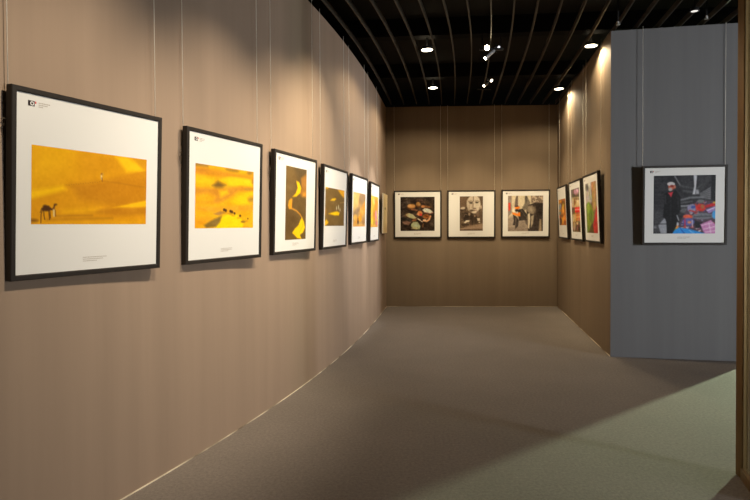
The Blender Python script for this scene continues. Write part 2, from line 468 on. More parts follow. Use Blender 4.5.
def pic_hats():
    p = Pic([(5, 15), (497, 10), (497, 500), (5, 500)], 84, 84, (44, 31, 21), 5)
    p.noise(9, 9, 7).noise(22, 22, 6)
    p.line([(30, 130), (60, 90), (100, 100), (80, 150), (40, 170)], 16, (78, 68, 62), .03, .7)
    p.line([(240, 60), (300, 60), (340, 90)], 22, (76, 46, 32), .03, .8)
    p.line([(310, 150), (360, 150), (420, 160)], 26, (128, 80, 38), .025)
    p.line([(360, 90), (430, 110), (460, 170)], 24, (70, 50, 30), .04, .8)
    p.ell(160, 168, 60, 34, (84, 52, 28), .02); p.ell(165, 146, 56, 30, (180, 128, 70), .02); p.ell(150, 140, 30, 14, (196, 146, 86), .03)
    p.ell(262, 130, 34, 42, (84, 54, 24), .02); p.ell(260, 118, 30, 32, (146, 102, 50), .02); p.ell(256, 106, 14, 12, (170, 124, 64), .025)
    p.line([(165, 190), (240, 205)], 14, (150, 96, 64), .02)
    p.poly([(60, 280), (100, 240), (140, 260), (110, 300)], (110, 74, 44), .02)
    p.poly([(84, 268), (124, 244), (186, 266), (236, 312), (192, 330), (112, 298)], (176, 166, 124), .012); p.ell(160, 285, 34, 16, (160, 168, 140), .02, .8, 25)
    p.poly([(318, 200), (356, 172), (424, 188), (470, 230), (432, 248), (352, 230)], (190, 184, 168), .012); p.ell(385, 205, 34, 16, (170, 180, 168), .02, .8, 20)
    p.line([(350, 236), (430, 252), (470, 238)], 8, (190, 110, 90), .012, .7)
    p.poly([(158, 404), (190, 368), (250, 366), (290, 430), (276, 478), (216, 474), (158, 438)], (160, 164, 124), .012); p.ell(232, 408, 36, 26, (164, 176, 150), .03, .8); p.ell(210, 460, 46, 12, (180, 164, 110), .02, .7)
    p.poly([(36, 372), (92, 352), (152, 376), (124, 414), (56, 402)], (132, 100, 84), .02)
    p.line([(20, 318), (90, 330), (150, 350)], 26, (28, 24, 20), .02)
    p.poly([(180, 330), (240, 325), (225, 360), (170, 360)], (142, 92, 56), .02)
    p.poly([(236, 268), (262, 214), (302, 212), (322, 246), (276, 284)], (196, 128, 78), .018); p.ell(330, 150, 24, 18, (176, 112, 62), .02)
    p.ell(296, 265, 20, 19, (192, 54, 42), .015); p.ell(282, 302, 34, 18, (48, 28, 20), .015)
    p.ell(372, 292, 48, 32, (150, 88, 38), .02); p.line([(350, 275), (395, 300)], 8, (90, 50, 24), .012)
    p.line([(256, 326), (290, 346), (316, 366)], 14, (222, 204, 184), .012); p.line([(285, 310), (300, 350)], 7, (60, 36, 26), .01)
    p.line([(335, 352), (380, 360), (415, 335), (434, 290)], 24, (206, 148, 104), .015); p.ell(352, 345, 22, 14, (228, 196, 160), .015)
    p.line([(330, 400), (325, 440)], 14, (120, 78, 46), .02); p.line([(420, 430), (480, 380)], 18, (68, 50, 34), .04, .8)
    return p.noise(14, 14, 11).noise(30, 30, 10)

def pic_face():
    p = Pic([(14, 8), (343, 8), (343, 497), (14, 497)], 62, 92, (94, 76, 58), 7)
    p.noise(8, 12, 9).noise(20, 30, 8)
    p.poly([(10, 0), (120, 0), (112, 160), (60, 170), (10, 210)], (108, 86, 66), .03, .7)
    p.ell(212, 118, 97, 128, (206, 192, 172), .02)
    p.poly([(118, 60), (190, 20), (200, 220), (150, 210), (122, 150)], (190, 174, 152), .03, .8)
    p.line([(206, 5), (207, 80)], 11, (120, 102, 86), .012)
    p.line([(140, 84), (178, 76), (200, 88)], 9, (112, 94, 78), .015); p.line([(232, 80), (262, 72), (290, 84)], 8, (124, 106, 88), .015)
    p.ell(174, 103, 27, 12, (70, 56, 46), .015); p.ell(256, 98, 24, 11, (80, 66, 54), .015)
    p.ell(178, 102, 6, 6, (40, 32, 28), .01); p.ell(254, 97, 6, 6, (46, 38, 32), .01)
    p.poly([(196, 105), (212, 105), (210, 170), (186, 176)], (146, 126, 106), .02); p.ell(222, 180, 24, 8, (110, 90, 74), .015)
    p.line([(150, 130), (148, 200)], 8, (150, 130, 110), .015); p.line([(132, 140), (134, 190)], 7, (168, 150, 130), .015)
    p.ell(190, 214, 40, 17, (84, 68, 54), .02); p.ell(236, 206, 26, 7, (140, 112, 94), .015); p.ell(226, 232, 40, 16, (206, 190, 168), .02)
    p.poly([(296, 10), (350, 0), (350, 210), (326, 190), (312, 110)], (96, 78, 62), .02); p.ell(312, 162, 13, 28, (186, 166, 146), .015)
    p.ell(58, 178, 34, 18, (190, 174, 154), .015, 1, -15); p.line([(20, 200), (90, 205)], 18, (66, 52, 40), .02)
    p.ell(104, 296, 46, 62, (48, 37, 28), .025); p.ell(50, 270, 26, 40, (74, 60, 46), .03); p.ell(184, 330, 32, 84, (54, 42, 32), .025)
    p.ell(240, 335, 28, 66, (60, 47, 36), .025); p.ell(150, 262, 14, 20, (150, 130, 110), .015); p.ell(268, 260, 22, 40, (112, 92, 76), .02); p.ell(316, 300, 26, 80, (92, 74, 58), .03)
    p.line([(72, 300), (90, 260), (120, 270)], 7, (120, 100, 84), .012); p.ell(228, 285, 10, 16, (146, 124, 104), .012)
    p.poly([(72, 382), (108, 346), (156, 348), (150, 366), (120, 372), (98, 388)], (218, 204, 184), .012)
    p.poly([(258, 318), (298, 318), (300, 352), (268, 356)], (206, 190, 170), .012); p.ell(290, 376, 10, 10, (190, 172, 150), .012)
    p.line([(172, 345), (176, 420)], 7, (120, 94, 74), .012)
    p.poly([(5, 474), (150, 424), (350, 392), (350, 470), (180, 478)], (146, 120, 98), .02); p.poly([(5, 480), (350, 474), (350, 500), (5, 500)], (98, 78, 62), .02)
    p.line([(20, 470), (200, 450), (340, 440)], 6, (176, 152, 130), .012, .7); p.line([(60, 410), (140, 410)], 16, (50, 40, 30), .02)
    return p.noise(30, 44, 6)

def pic_orange_hat():
    p = Pic([(14, 12), (487, 12), (487, 485), (14, 485)], 84, 84, (206, 192, 162), 3)
    p.poly([(0, 300), (90, 280), (300, 290), (300, 500), (0, 500)], (158, 142, 126), .05)
    p.poly([(14, 10), (66, 10), (66, 240), (14, 300)], (142, 127, 116), .012); p.poly([(22, 108), (50, 108), (48, 200), (26, 216)], (218, 64, 46), .015)
    p.poly([(104, 160), (112, 70), (130, 10), (148, 10), (150, 160)], (112, 96, 86), .012); p.line([(140, 20), (140, 120)], 5, (70, 60, 54), .01)
    p.poly([(206, 176), (240, 112), (243, 14), (270, 18), (312, 104), (304, 186), (240, 206)], (116, 106, 92), .015); p.ell(258, 60, 14, 40, (84, 76, 66), .02)
    p.poly([(324, 10), (490, 10), (490, 120), (324, 112)], (150, 132, 115), .012)
    for i in range(36): p.ell(330 + (i * 53) % 155, 20 + (i * 37) % 86, 9, 7, random.choice([(92, 78, 66), (196, 178, 156), (116, 98, 82)]), .012, .9)
    p.poly([(262, 214), (280, 140), (380, 104), (490, 110), (490, 490), (286, 490), (280, 330)], (60, 50, 43), .012)
    p.poly([(278, 152), (338, 140), (388, 192), (356, 262), (300, 244), (268, 214)], (136, 122, 104), .02); p.ell(325, 190, 18, 30, (160, 146, 126), .02)
    p.poly([(282, 256), (306, 244), (318, 320), (302, 450), (286, 440)], (220, 206, 180), .012); p.poly([(326, 284), (364, 268), (350, 384), (324, 436)], (172, 158, 134), .015)
    p.line([(318, 260), (318, 430)], 7, (70, 60, 50), .01); p.poly([(386, 130), (480, 120), (480, 300), (420, 340)], (40, 32, 27), .025)
    p.poly([(440, 326), (458, 326), (468, 490), (428, 490)], (156, 136, 110), .02); p.line([(380, 300), (376, 480)], 18, (52, 44, 38), .015); p.ell(376, 200, 8, 50, (110, 96, 80), .02)
    p.ell(98, 204, 28, 26, (222, 212, 196), .015); p.ell(134, 206, 24, 20, (52, 46, 44), .012)
    p.ell(142, 172, 34, 19, (238, 130, 36), .012, 1, -10); p.ell(132, 152, 26, 10, (80, 62, 58), .012)
    p.poly([(150, 196), (216, 184), (272, 262), (266, 334), (168, 344), (150, 250)], (58, 50, 44), .012); p.line([(190, 200), (250, 290)], 8, (100, 90, 80), .012, .8)
    p.poly([(72, 232), (116, 244), (180, 232), (184, 286), (130, 278), (80, 258)], (238, 132, 32), .012); p.ell(140, 240, 14, 10, (210, 200, 190), .01)
    p.poly([(84, 262), (130, 288), (164, 340), (152, 420), (118, 456), (114, 404), (82, 402), (96, 340)], (56, 48, 44), .012); p.line([(125, 310), (120, 400)], 8, (120, 106, 96), .01)
    p.poly([(240, 330), (276, 320), (276, 400), (256, 380)], (66, 56, 50), .015)
    for i in range(6):
        p.line([(165, 350 + i * 17), (268, 346 + i * 19)], 5, (108, 94, 84), .008, .8); p.line([(168 + i * 18, 345), (170 + i * 18, 440)], 5, (190, 176, 160), .008, .7)
    p.poly([(10, 440), (280, 450), (280, 500), (10, 500)], (134, 118, 106), .04, .7)
    return p.noise(12, 12, 4).noise(40, 40, 7)

def pic_heap():
    p = Pic([(10, 15), (508, 8), (506, 488), (10, 492)], 128, 122, (46, 46, 49), 9)
    p.noise(6, 10, 5).noise(20, 24, 4)
    for y in (40, 75, 130, 170, 215, 260): p.line([(5, y), (110, y + 4)], 7, (62, 62, 65), .015, .7)
    p.poly([(5, 290), (120, 300), (120, 490), (5, 490)], (66, 66, 69), .05)
    p.line([(180, 20), (222, 92)], 9, (128, 128, 132), .012); p.line([(225, 100), (330, 120)], 12, (78, 78, 80), .02); p.line([(250, 140), (320, 150), (400, 90)], 12, (86, 86, 88), .02)
    p.poly([(330, 10), (357, 10), (350, 110), (344, 168), (324, 168), (336, 100)], (196, 196, 200), .01); p.poly([(348, 132), (376, 128), (374, 166), (350, 168)], (160, 160, 164), .012)
    p.poly([(380, 160), (468, 106), (472, 212), (386, 196)], (112, 112, 115), .012)
    for i in range(5): p.line([(385, 165 + i * 9), (470, 120 + i * 18)], 4, (70, 70, 72), .008, .8)
    p.poly([(474, 10), (500, 10), (500, 220), (470, 210)], (30, 30, 32), .012); p.poly([(440, 10), (470, 10), (420, 120), (380, 150), (370, 130)], (60, 60, 62), .02)
    p.line([(228, 216), (300, 196), (410, 190)], 16, (116, 118, 121), .015); p.line([(230, 240), (320, 225)], 14, (84, 85, 88), .015); p.line([(232, 265), (290, 262)], 14, (140, 142, 146), .012); p.ell(262, 300, 40, 22, (96, 97, 100), .02)
    p.poly([(52, 422), (100, 362), (122, 398), (120, 488), (72, 488)], (154, 156, 162), .012); p.line([(10, 412), (120, 410)], 5, (40, 40, 42), .01); p.ell(22, 438, 16, 10, (120, 121, 124), .015)
    # the colourful heap
    p.poly([(236, 372), (288, 272), (340, 238), (400, 214), (512, 224), (512, 495), (156, 495), (200, 430)], (84, 66, 78), .012)
    rnd = random.Random(2)
    cols = [(150, 140, 180), (200, 60, 60), (70, 80, 150), (190, 120, 80), (60, 56, 66), (150, 90, 130), (120, 130, 150), (210, 190, 190)]
    for i in range(120):
        x = rnd.uniform(235, 505); y = rnd.uniform(max(225, 400 - (x - 235) * 1.5), 470)
        p.ell(x, y, rnd.uniform(5, 14), rnd.uniform(3, 8), rnd.choice(cols), .008, .8, rnd.uniform(-50, 50))
    p.ell(388, 224, 28, 14, (112, 116, 116), .012); p.ell(318, 282, 36, 34, (146, 142, 172), .015); p.ell(330, 272, 18, 12, (70, 90, 160), .012); p.line([(300, 300), (345, 310)], 10, (190, 60, 60), .01)
    p.ell(390, 276, 40, 30, (206, 50, 44), .012); p.ell(402, 268, 14, 18, (170, 100, 60), .012); p.line([(350, 250), (360, 310)], 8, (225, 70, 60), .01)
    p.poly([(428, 256), (505, 232), (505, 262), (432, 278)], (196, 40, 52), .01); p.poly([(430, 292), (505, 264), (505, 300), (452, 322)], (156, 132, 190), .012); p.line([(440, 300), (500, 276)], 6, (230, 220, 235), .008)
    p.ell(404, 346, 84, 26, (116, 119, 126), .014); p.line([(340, 350), (470, 345)], 8, (70, 72, 78), .012); p.poly([(330, 378), (400, 396), (440, 440), (350, 442)], (34, 32, 38), .014)
    p.ell(288, 350, 38, 17, (228, 96, 66), .012); p.ell(292, 392, 48, 30, (92, 100, 168), .015); p.ell(300, 396, 16, 12, (214, 140, 110), .01); p.line([(264, 376), (266, 455)], 9, (204, 44, 66), .01); p.line([(322, 380), (325, 430)], 6, (220, 200, 200), .01)
    p.poly([(386, 412), (470, 378), (510, 416), (510, 490), (420, 490)], (202, 132, 182), .012)
    for a in ((400, 420, 480, 400), (420, 450, 500, 430), (430, 475, 505, 462), (455, 400, 470, 480)): p.line([a[:2], a[2:]], 7, (232, 200, 222), .01, .9)
    p.ell(500, 334, 20, 34, (70, 156, 216), .012); p.ell(500, 235, 14, 8, (220, 180, 80), .012)
    p.ell(190, 440, 26, 24, (228, 146, 60), .014); p.ell(180, 455, 14, 10, (90, 150, 70), .012); p.ell(205, 410, 10, 14, (200, 200, 205), .012)
    p.poly([(155, 482), (215, 438), (290, 448), (420, 484), (420, 500), (155, 500)], (44, 142, 220), .012); p.line([(230, 450), (265, 490)], 8, (24, 90, 180), .01); p.line([(300, 462), (340, 490)], 8, (120, 190, 240), .01)
    # the man in the dark coat
    p.poly([(92, 172), (124, 150), (190, 134), (226, 190), (230, 292), (206, 340), (196, 430), (160, 496), (124, 496), (114, 372), (88, 352), (98, 240)], (20, 20, 22), .01)
    p.line([(104, 180), (106, 240)], 16, (52, 52, 55), .015, .8); p.line([(206, 180), (212, 280)], 8, (42, 42, 44), .015); p.line([(150, 200), (152, 380)], 5, (38, 38, 40), .012); p.line([(200, 340), (215, 380)], 8, (160, 160, 164), .01)
    p.ell(155, 106, 26, 26, (192, 92, 66), .01); p.ell(151, 84, 31, 17, (204, 198, 198), .01); p.ell(158, 100, 16, 8, (120, 40, 30), .012); p.ell(146, 128, 15, 14, (176, 164, 160), .012); p.ell(182, 108, 7, 14, (190, 120, 100), .01)
    p.poly([(128, 156), (168, 148), (152, 192)], (208, 58, 70), .01)
    return p.noise(60, 58, 5)

def pic_amber():
    p = Pic([(8, 166), (72, 152), (86, 378), (22, 378)], 84, 56, (188, 114, 30), 4)
    p.ell(45, 195, 26, 30, (122, 76, 28), .05); p.ell(22, 180, 16, 14, (216, 150, 40), .04)
    p.ell(24, 225, 12, 28, (132, 140, 158), .03); p.ell(26, 278, 10, 16, (110, 110, 124), .03); p.ell(52, 240, 10, 40, (226, 160, 60), .04); p.ell(68, 230, 10, 36, (150, 90, 26), .04)
    p.ell(56, 330, 24, 36, (226, 152, 40), .04); p.ell(30, 345, 14, 34, (92, 52, 20), .04); p.ell(72, 355, 12, 20, (160, 90, 24), .04); p.ell(40, 300, 16, 10, (110, 60, 22), .04)
    return p.noise(7, 9, 10, False).noise(24, 24, 8)

def pic_market():
    p = Pic([(116, 83), (186, 59), (201, 435), (137, 431)], 84, 88, (140, 110, 78), 6)
    p.poly([(110, 70), (190, 50), (192, 150), (120, 160)], (92, 72, 66), .03); p.ell(160, 100, 24, 26, (194, 152, 168), .03); p.ell(172, 84, 10, 12, (226, 196, 206), .03); p.ell(135, 105, 10, 16, (120, 104, 90), .03)
    p.poly([(122, 158), (190, 148), (196, 238), (128, 244)], (204, 178, 130), .025); p.ell(150, 195, 10, 30, (150, 110, 70), .03); p.ell(176, 190, 8, 30, (230, 204, 150), .025); p.ell(165, 165, 24, 6, (120, 84, 60), .02)
    p.poly([(150, 238), (193, 234), (195, 278), (154, 282)], (226, 56, 40), .015); p.line([(152, 258), (196, 254)], 6, (236, 200, 180), .012)
    p.poly([(124, 240), (150, 240), (152, 300), (130, 300)], (104, 74, 44), .025); p.poly([(156, 288), (197, 282), (199, 345), (160, 350)], (204, 124, 62), .02); p.line([(156, 318), (198, 314)], 7, (228, 180, 120), .015)
    p.poly([(132, 296), (158, 290), (160, 360), (136, 360)], (196, 166, 110), .025); p.poly([(134, 358), (202, 350), (204, 440), (136, 440)], (112, 86, 58), .025); p.ell(150, 390, 10, 34, (176, 150, 112), .025); p.ell(186, 400, 8, 30, (70, 50, 36), .025); p.ell(172, 365, 8, 12, (206, 160, 110), .02)
    return p.noise(10, 14, 12, False).noise(30, 36, 9)

def pic_garden():
    p = Pic([(235, 33), (324, 7), (346, 445), (251, 439)], 84, 86, (128, 104, 68), 8)
    p.poly([(230, 30), (290, 10), (292, 180), (240, 200)], (186, 180, 174), .03); p.ell(250, 62, 14, 26, (104, 96, 90), .03); p.line([(262, 60), (282, 160)], 10, (120, 112, 104), .02); p.ell(270, 40, 10, 16, (222, 220, 220), .03)
    p.poly([(286, 12), (326, 0), (334, 230), (300, 260), (292, 130)], (184, 142, 92), .02); p.line([(290, 90), (296, 220)], 9, (66, 50, 38), .02); p.line([(308, 20), (314, 220)], 7, (220, 184, 130), .015); p.line([(322, 20), (328, 200)], 6, (130, 92, 56), .015)
    p.poly([(243, 200), (264, 176), (290, 210), (308, 276), (298, 352), (268, 436), (249, 440)], (128, 150, 42), .02); p.ell(262, 230, 12, 40, (152, 172, 60), .03); p.ell(284, 300, 14, 50, (104, 126, 40), .03)
    p.poly([(328, 214), (344, 236), (350, 440), (312, 440), (298, 396), (318, 290)], (190, 44, 40), .02); p.ell(334, 300, 8, 50, (216, 66, 60), .025); p.ell(318, 400, 12, 24, (206, 60, 54), .02)
    p.poly([(262, 430), (296, 345), (306, 400), (310, 445), (262, 445)], (88, 76, 34), .02); p.ell(258, 400, 8, 34, (96, 116, 40), .02)
    return p.noise(10, 14, 8, False).noise(30, 36, 8)

def print_mesh(pic, x0, x1, z0, z1, y):
    """a sheet of photo paper: its inks sit in the mesh's colour attribute"""
    h, w = pic.h, pic.w
    xs = np.linspace(x0, x1, w); zs = np.linspace(z1, z0, h)
    Xg, Zg = np.meshgrid(xs, zs)
    co = np.stack([Xg, np.full_like(Xg, y), Zg], -1).reshape(-1, 3)
    i = np.arange(h * w).reshape(h, w)
    f = np.stack([i[:-1, :-1], i[1:, :-1], i[1:, 1:], i[:-1, 1:]], -1).reshape(-1, 4)
    me = bpy.data.meshes.new('photo_print')
    me.from_pydata(co.tolist(), [], f.tolist())
    c = np.clip(pic.img / 255., 0, 1)
    lin = np.where(c <= .04045, c / 12.92, ((c + .055) / 1.055) ** 2.4)
    a = me.color_attributes.new('ink', 'FLOAT_COLOR', 'POINT')
    a.data.foreach_set('color', np.c_[lin.reshape(-1, 3), np.ones(h * w)].ravel().astype(np.float32))
    me.materials.append(M['ink'])
    return me

# ------------------------------------------------------------------ framed photographs
MAT = .742           # visible board
LIP = .022           # width of the moulding
DEP = .034           # depth of the moulding
def moulding(parent, m, half, lip=LIP, dep=DEP):
    prof = [(0, 0), (0, -dep + .003), (.003, -dep), (lip - .003, -dep), (lip, -dep + .003), (lip, -dep + .010), (lip, 0)]
    bm = bmesh.new()
    loops = []
    for a, y in prof:
        q = half - a
        loops.append([bm.verts.new((sx * q, y, half + sz * q)) for sx, sz in ((-1, -1), (1, -1), (1, 1), (-1, 1))])
    for A, B in zip(loops, loops[1:] + loops[:1]):
        for k in range(4): bm.faces.new((A[k], A[(k + 1) % 4], B[(k + 1) % 4], B[k]))
    return finish(bm, 'frame', m, parent)

def board_box(name, parent, m, q, y0, y1, half):
    bm = bmesh.new(); box(bm, (-q, y0, half - q), (q, y1, half + q)); return finish(bm, name, m, parent)

def quad(bm, x0, z0, x1, z1, y, mi=0):
    f = bm.faces.new([bm.verts.new(p) for p in ((x0, y, z0), (x1, y, z0), (x1, y, z1), (x0, y, z1))]); f.material_index = mi

def photograph(pos, yaw, tilt, pic, rect, label, group, tail=None, wires=True):
    """pos = centre of the visible board; rect = L, R, T, B of the print as fractions of the board"""
    half = MAT / 2 + LIP
    rot = Matrix.Rotation(R_(yaw), 3, 'Z') @ Matrix.Rotation(R_(tilt), 3, 'X')
    org = Vector(pos) - rot @ Vector((0, -.026, half))
    t = empty('framed_photograph', org, (R_(tilt), 0, R_(yaw)))
    tag(t, label, 'framed photo', group)
    moulding(t, M['frame'], half)
    board_box('backing_board', t, M['back'], half - LIP - .0005, -.0205, -.004, half)
    board_box('mat_board', t, M['board'], half - LIP - .0005, -.026, -.0208, half)
    bl, bt = -MAT / 2, half + MAT / 2
    L, R, T, B = rect
    me = print_mesh(pic, bl + L * MAT, bl + R * MAT, bt - B * MAT, bt - T * MAT, -.0265)
    link(bpy.data.objects.new('photo_print', me), t)
    # small printed mark in the upper left of the board: dark block, white ring, red tick
    bm = bmesh.new(); y = -.0266
    ex, ez = bl + .066 * MAT, bt - .052 * MAT
    quad(bm, ex, ez - .011, ex + .028, ez + .011, y, 0)
    cx, cz = ex + .017, ez
    ring = [[bm.verts.new((cx + r * math.cos(a), y - .0003, cz + r * math.sin(a))) for a in np.linspace(0, 2 * math.pi, 16, endpoint=False)] for r in (.0085, .0048)]
    for k in range(16):
        f = bm.faces.new((ring[0][k], ring[0][(k + 1) % 16], ring[1][(k + 1) % 16], ring[1][k])); f.material_index = 1
    quad(bm, ex + .029, ez + .001, ex + .035, ez + .010, y, 2)
    o = finish(bm, 'emblem', [M['dark'], M['white'], M['red']], t); o['label'] = 'small dark printed emblem with white ring and red tick'
    rnd = random.Random(len(label))
    bm = bmesh.new()
    for r in range(3):
        x = ex + .045
        for k in range((7, 6, 3)[r]):
            w = rnd.uniform(.004, .007); quad(bm, x, ez + .005 - r * .008, x + w, ez + .0085 - r * .008, y); x += w + .0016
    o = finish(bm, 'title_text', M['text'], t); o['label'] = 'three tiny grey lines of title text'
    bm = bmesh.new(); zb = bt - .925 * MAT
    for r, n in enumerate((18, 17, 11)):
        x = -.062
        for k in range(n):
            w = rnd.uniform(.003, .007)
            if x + w > .066: break
            quad(bm, x, zb - r * .0085, x + w, zb + .0032 - r * .0085, y); x += w + .0018
    o = finish(bm, 'caption_text', M['text'], t); o['label'] = 'tiny pale grey caption lines'
    # the two wires it hangs from, straight up to the ceiling
    W = Matrix.Translation(org) @ rot.to_4x4(); Wi = W.inverted()
    for s in (-1, 1):
        a = W @ Vector((s * .383, .0035, 2 * half - .10)); p = [Wi @ a, Wi @ Vector((a.x, a.y, WALL_TOP + .012))]
        bm = bmesh.new(); tube(bm, p, .0016, 6)
        o = finish(bm, 'hanging_wire', M['wire'], t, True)
    if tail:
        bm = bmesh.new(); x = tail * (half + .006)
        pts = [(x - tail * .03, .003, 2 * half - .14), (x + tail * .006, .002, 2 * half - .135), (x + tail * .016, -.004, 2 * half - .150), (x + tail * .010, -.010, 2 * half - .166),
               (x + tail * .004, -.004, 2 * half - .158), (x + tail * .014, .001, 2 * half - .175), (x + tail * .009, .001, 2 * half - .20), (x + tail * .004, .002, 2 * half - .215)]
        tube(bm, pts, .0022, 6); o = finish(bm, 'wire_end', M['tail'], t, True); o['label'] = 'loose curled end of dark wire'
    return t

def on_arc(X, Y, d=.045):
    """slide a point along its sight line until it stands d in front of the curved wall"""
    for _ in range(60):
        e = X - arc(Y, d)
        k = 1 + e * 1.2 / math.hypot(X, Y)
        X, Y = X * k, Y * k
    return X, Y
def on_line(X, Y, a, b, d):
    n = Vector((b[1] - a[1], -(b[0] - a[0]))).normalized()      # towards the room
    if n.dot(Vector((0, 0)) - Vector(a)) < 0: n = -n
    k = (Vector(a).dot(n) + d) / Vector((X, Y)).dot(n)
    return X * k, Y * k

GL = 'framed photographs along the curved left wall'
LEFT = [
    (-1.296, 2.602, 65.7, 1.535, 2.0, pic_camel, (.088, .902, .278, .720), 'black-framed photo of a lone camel on orange dunes, nearest and largest on the left wall'),
    (-.926, 3.520, 69.3, 1.532, 1.5, pic_caravan, (.080, .895, .241, .751), 'black-framed photo of a tiny caravan crossing yellow dunes, second along the left wall'),
    (-.630, 4.499, 72.8, 1.534, 1.5, pic_sand_ridge, (.238, .755, .110, .886), 'black-framed tall narrow photo of a glowing sand ridge on dark brown, left wall'),
    (-.388, 5.525, 76.8, 1.531, 1.6, pic_boat, (.062, .900, .249, .736), 'black-framed brown photo with small yellow patches in the middle, fourth along the left wall'),
    (-.178, 6.499, 78.2, 1.537, 1.4, pic_golden_slope, (.082, .894, .237, .760), 'black-framed tan and orange photo with a small dark figure, fifth along the left wall'),
    (-.002, 7.566, 81.3, 1.532, 1.3, pic_yellow_figure, (.062, .896, .211, .767), 'black-framed yellow photo with a pink streak, last black frame on the left wall'),
]
frames = {}
for i, (X, Y, yaw, h, tl, f, rc, lab) in enumerate(LEFT):
    X2, Y2 = on_arc(X, Y)
    frames['F%d' % (i + 1)] = photograph((X2, Y2, EYE + (h - EYE) * Y2 / Y), yaw, tl, f(), rc, lab, GL, tail=-1 if i < 4 else None)
GB = 'framed photographs on the back wall'
for X, Y, h, f, rc, lab in (
    (.702, 9.201, 1.533, pic_hats, (.118, .877, .111, .868), 'black-framed dark brown photo of round hats and pale cloths, left on the back wall'),
    (1.585, 9.207, 1.533, pic_face, (.244, .754, .105, .869), 'black-framed sepia photo of a large pale face, middle of the back wall'),
    (2.488, 9.247, 1.538, pic_orange_hat, (.112, .879, .104, .889), 'black-framed grey photo with a crouching figure in orange, right end of the back wall')):
    X2, Y2 = on_line(X, Y, BACK0, BACK1, .05)
    photograph((X2, Y2, EYE + (h - EYE) * Y2 / Y), -3.2, 2.4, f(), rc, lab, GB)
GR = 'framed photographs on the right wall'
for X, Y, h, f, rc, tl, lab in (
    (2.773, 8.286, 1.535, pic_amber, (.105, .905, .234, .759), None, 'black-framed amber photo with low square print, deepest on the right wall'),
    (2.627, 7.332, 1.539, pic_market, (.15, .87, .116, .878), None, 'black-framed photo with a bright red band across it, middle of the right wall'),
    (2.463, 6.375, 1.542, pic_garden, (.128, .873, .107, .883), 1, 'black-framed photo of green and red plants, nearest the grey wall on the right wall')):
    X2, Y2 = on_line(X, Y, RB, RC, .052)
    photograph((X2, Y2, EYE + (h - EYE) * Y2 / Y), -99.3, 2.5, f(), rc, lab, GR, tail=tl)
X2, Y2 = on_line(3.068, 5.555, RC, GE, .05)
photograph((X2, Y2, EYE + (1.543 - EYE) * Y2 / 5.555), -8.5, 1.2, pic_heap(), (.113, .884, .103, .879), 'photo of a man in a dark coat by a colourful heap, on the grey wall', 'framed photograph on the grey wall')

# the small pale picture at the far end of the left wall
half = .305
X2, Y2 = on_arc(.137, 8.62, .03)
t = empty('unframed_picture', (X2, Y2, 1.235), (R_(1.0), 0, R_(83.)))
tag(t, 'small pale beige picture without black frame, left wall next to the back corner', 'picture')
bm = bmesh.new(); box(bm, (-half, -.018, 0), (half, 0, 2 * half)); bevel_all(bm, .002, 1); finish(bm, 'panel', M['pale'], t)
link(bpy.data.objects.new('photo_print', print_mesh(pic_pale(), -half + .006, half - .006, .006, 2 * half - .006, -.0188)), t)

# ------------------------------------------------------------------ ceiling lamps
def downlight(x, y, label, r=.062, lens='lens', z=3.30):
    t = empty('recessed_downlight', (x, y, z))
    tag(t, label, 'ceiling light', 'round downlights between the battens')
    bm = bmesh.new()
    prof = [(r, .0), (r + .012, .0), (r + .014, .006), (r + .006, .012), (r + .004, .03), (r, .03)]
    L = [[bm.verts.new((a * math.cos(q), a * math.sin(q), z_)) for q in np.linspace(0, 2 * math.pi, 28, endpoint=False)] for a, z_ in prof]
    for A, B in zip(L, L[1:] + L[:1]):
        for k in range(28): bm.faces.new((A[k], A[(k + 1) % 28], B[(k + 1) % 28], B[k]))
    finish(bm, 'housing', M['black'], t, True)
    bm = bmesh.new(); bmesh.ops.create_cone(bm, cap_ends=True, segments=28, radius1=r * .98, radius2=r * .9, depth=.01, matrix=Matrix.Translation((0, 0, .006)))
    o = finish(bm, 'lens', M[lens], t); o['label'] = 'glowing round lens'
    bm = bmesh.new(); tube(bm, [(0, 0, .029), (0, 0, 3.6195 - z)], .009, 8); finish(bm, 'stem', M['black'], t)
    return t
DL = [(.587, 6.246, 'lit downlight on the left, nearer of the two before the back wall'),
      (.832, 7.972, 'lit downlight on the left, farther of the two, close to the back wall'),
      (2.364, 6.134, 'lit downlight above the right wall, beside the grey wall corner'),
      (2.650, 8.067, 'lit downlight above the right wall, deeper in the room')]
for x, y, lab in DL: downlight(x, y, lab)
downlight(2.93, 5.15, 'small faint downlight above the grey wall, near its framed photo', .03, 'lens_mid')

def at(px, py, Y):
    """point at depth Y on the sight line of photo pixel px, py"""
    th = math.atan(.0161); c, s = math.cos(th), math.sin(th)
    a, b = px - 375, py - (225.15 + 560 * .0161); ro = .0049
    a, b = a * math.cos(ro) - b * math.sin(ro), a * math.sin(ro) + b * math.cos(ro)
    X, v = a / 560, -b / 560
    z, h = c + v * s, -s + v * c
    return Vector((X / z * Y, Y, EYE + h / z * Y))

def spotlight(lens_p, tail_p, r, label, lens, top):
    """a slim tubular spot: lens end, tail end, swivel arm up to the track"""
    t = empty('track_spotlight', (lens_p + tail_p) / 2)
    tag(t, label, 'spotlight', 'track spotlights under the ceiling')
    o = t.location
    a, b = lens_p - o, tail_p - o; d = (b - a).normalized(); L = (b - a).length
    bm = bmesh.new(); tube(bm, [a, a + d * .004, a + d * L * .3, a + d * (L - .012), b], [r * 1.12, r * 1.15, r, r, r * .6], 18)
    finish(bm, 'body', M['silver'], t, True)
    bm = bmesh.new(); tube(bm, [a - d * .004, a - d * .0005], [r * .95, r * 1.0], 18); o2 = finish(bm, 'lens', M[lens], t); o2['label'] = 'bright lens'
    p0 = b - d * L * .35
    bm = bmesh.new(); tube(bm, [p0, Vector((p0.x, p0.y, p0.z + .05)), Vector((p0.x + .004, p0.y, top - o.z))], .006, 8); finish(bm, 'arm', M['black'], t)
    return t
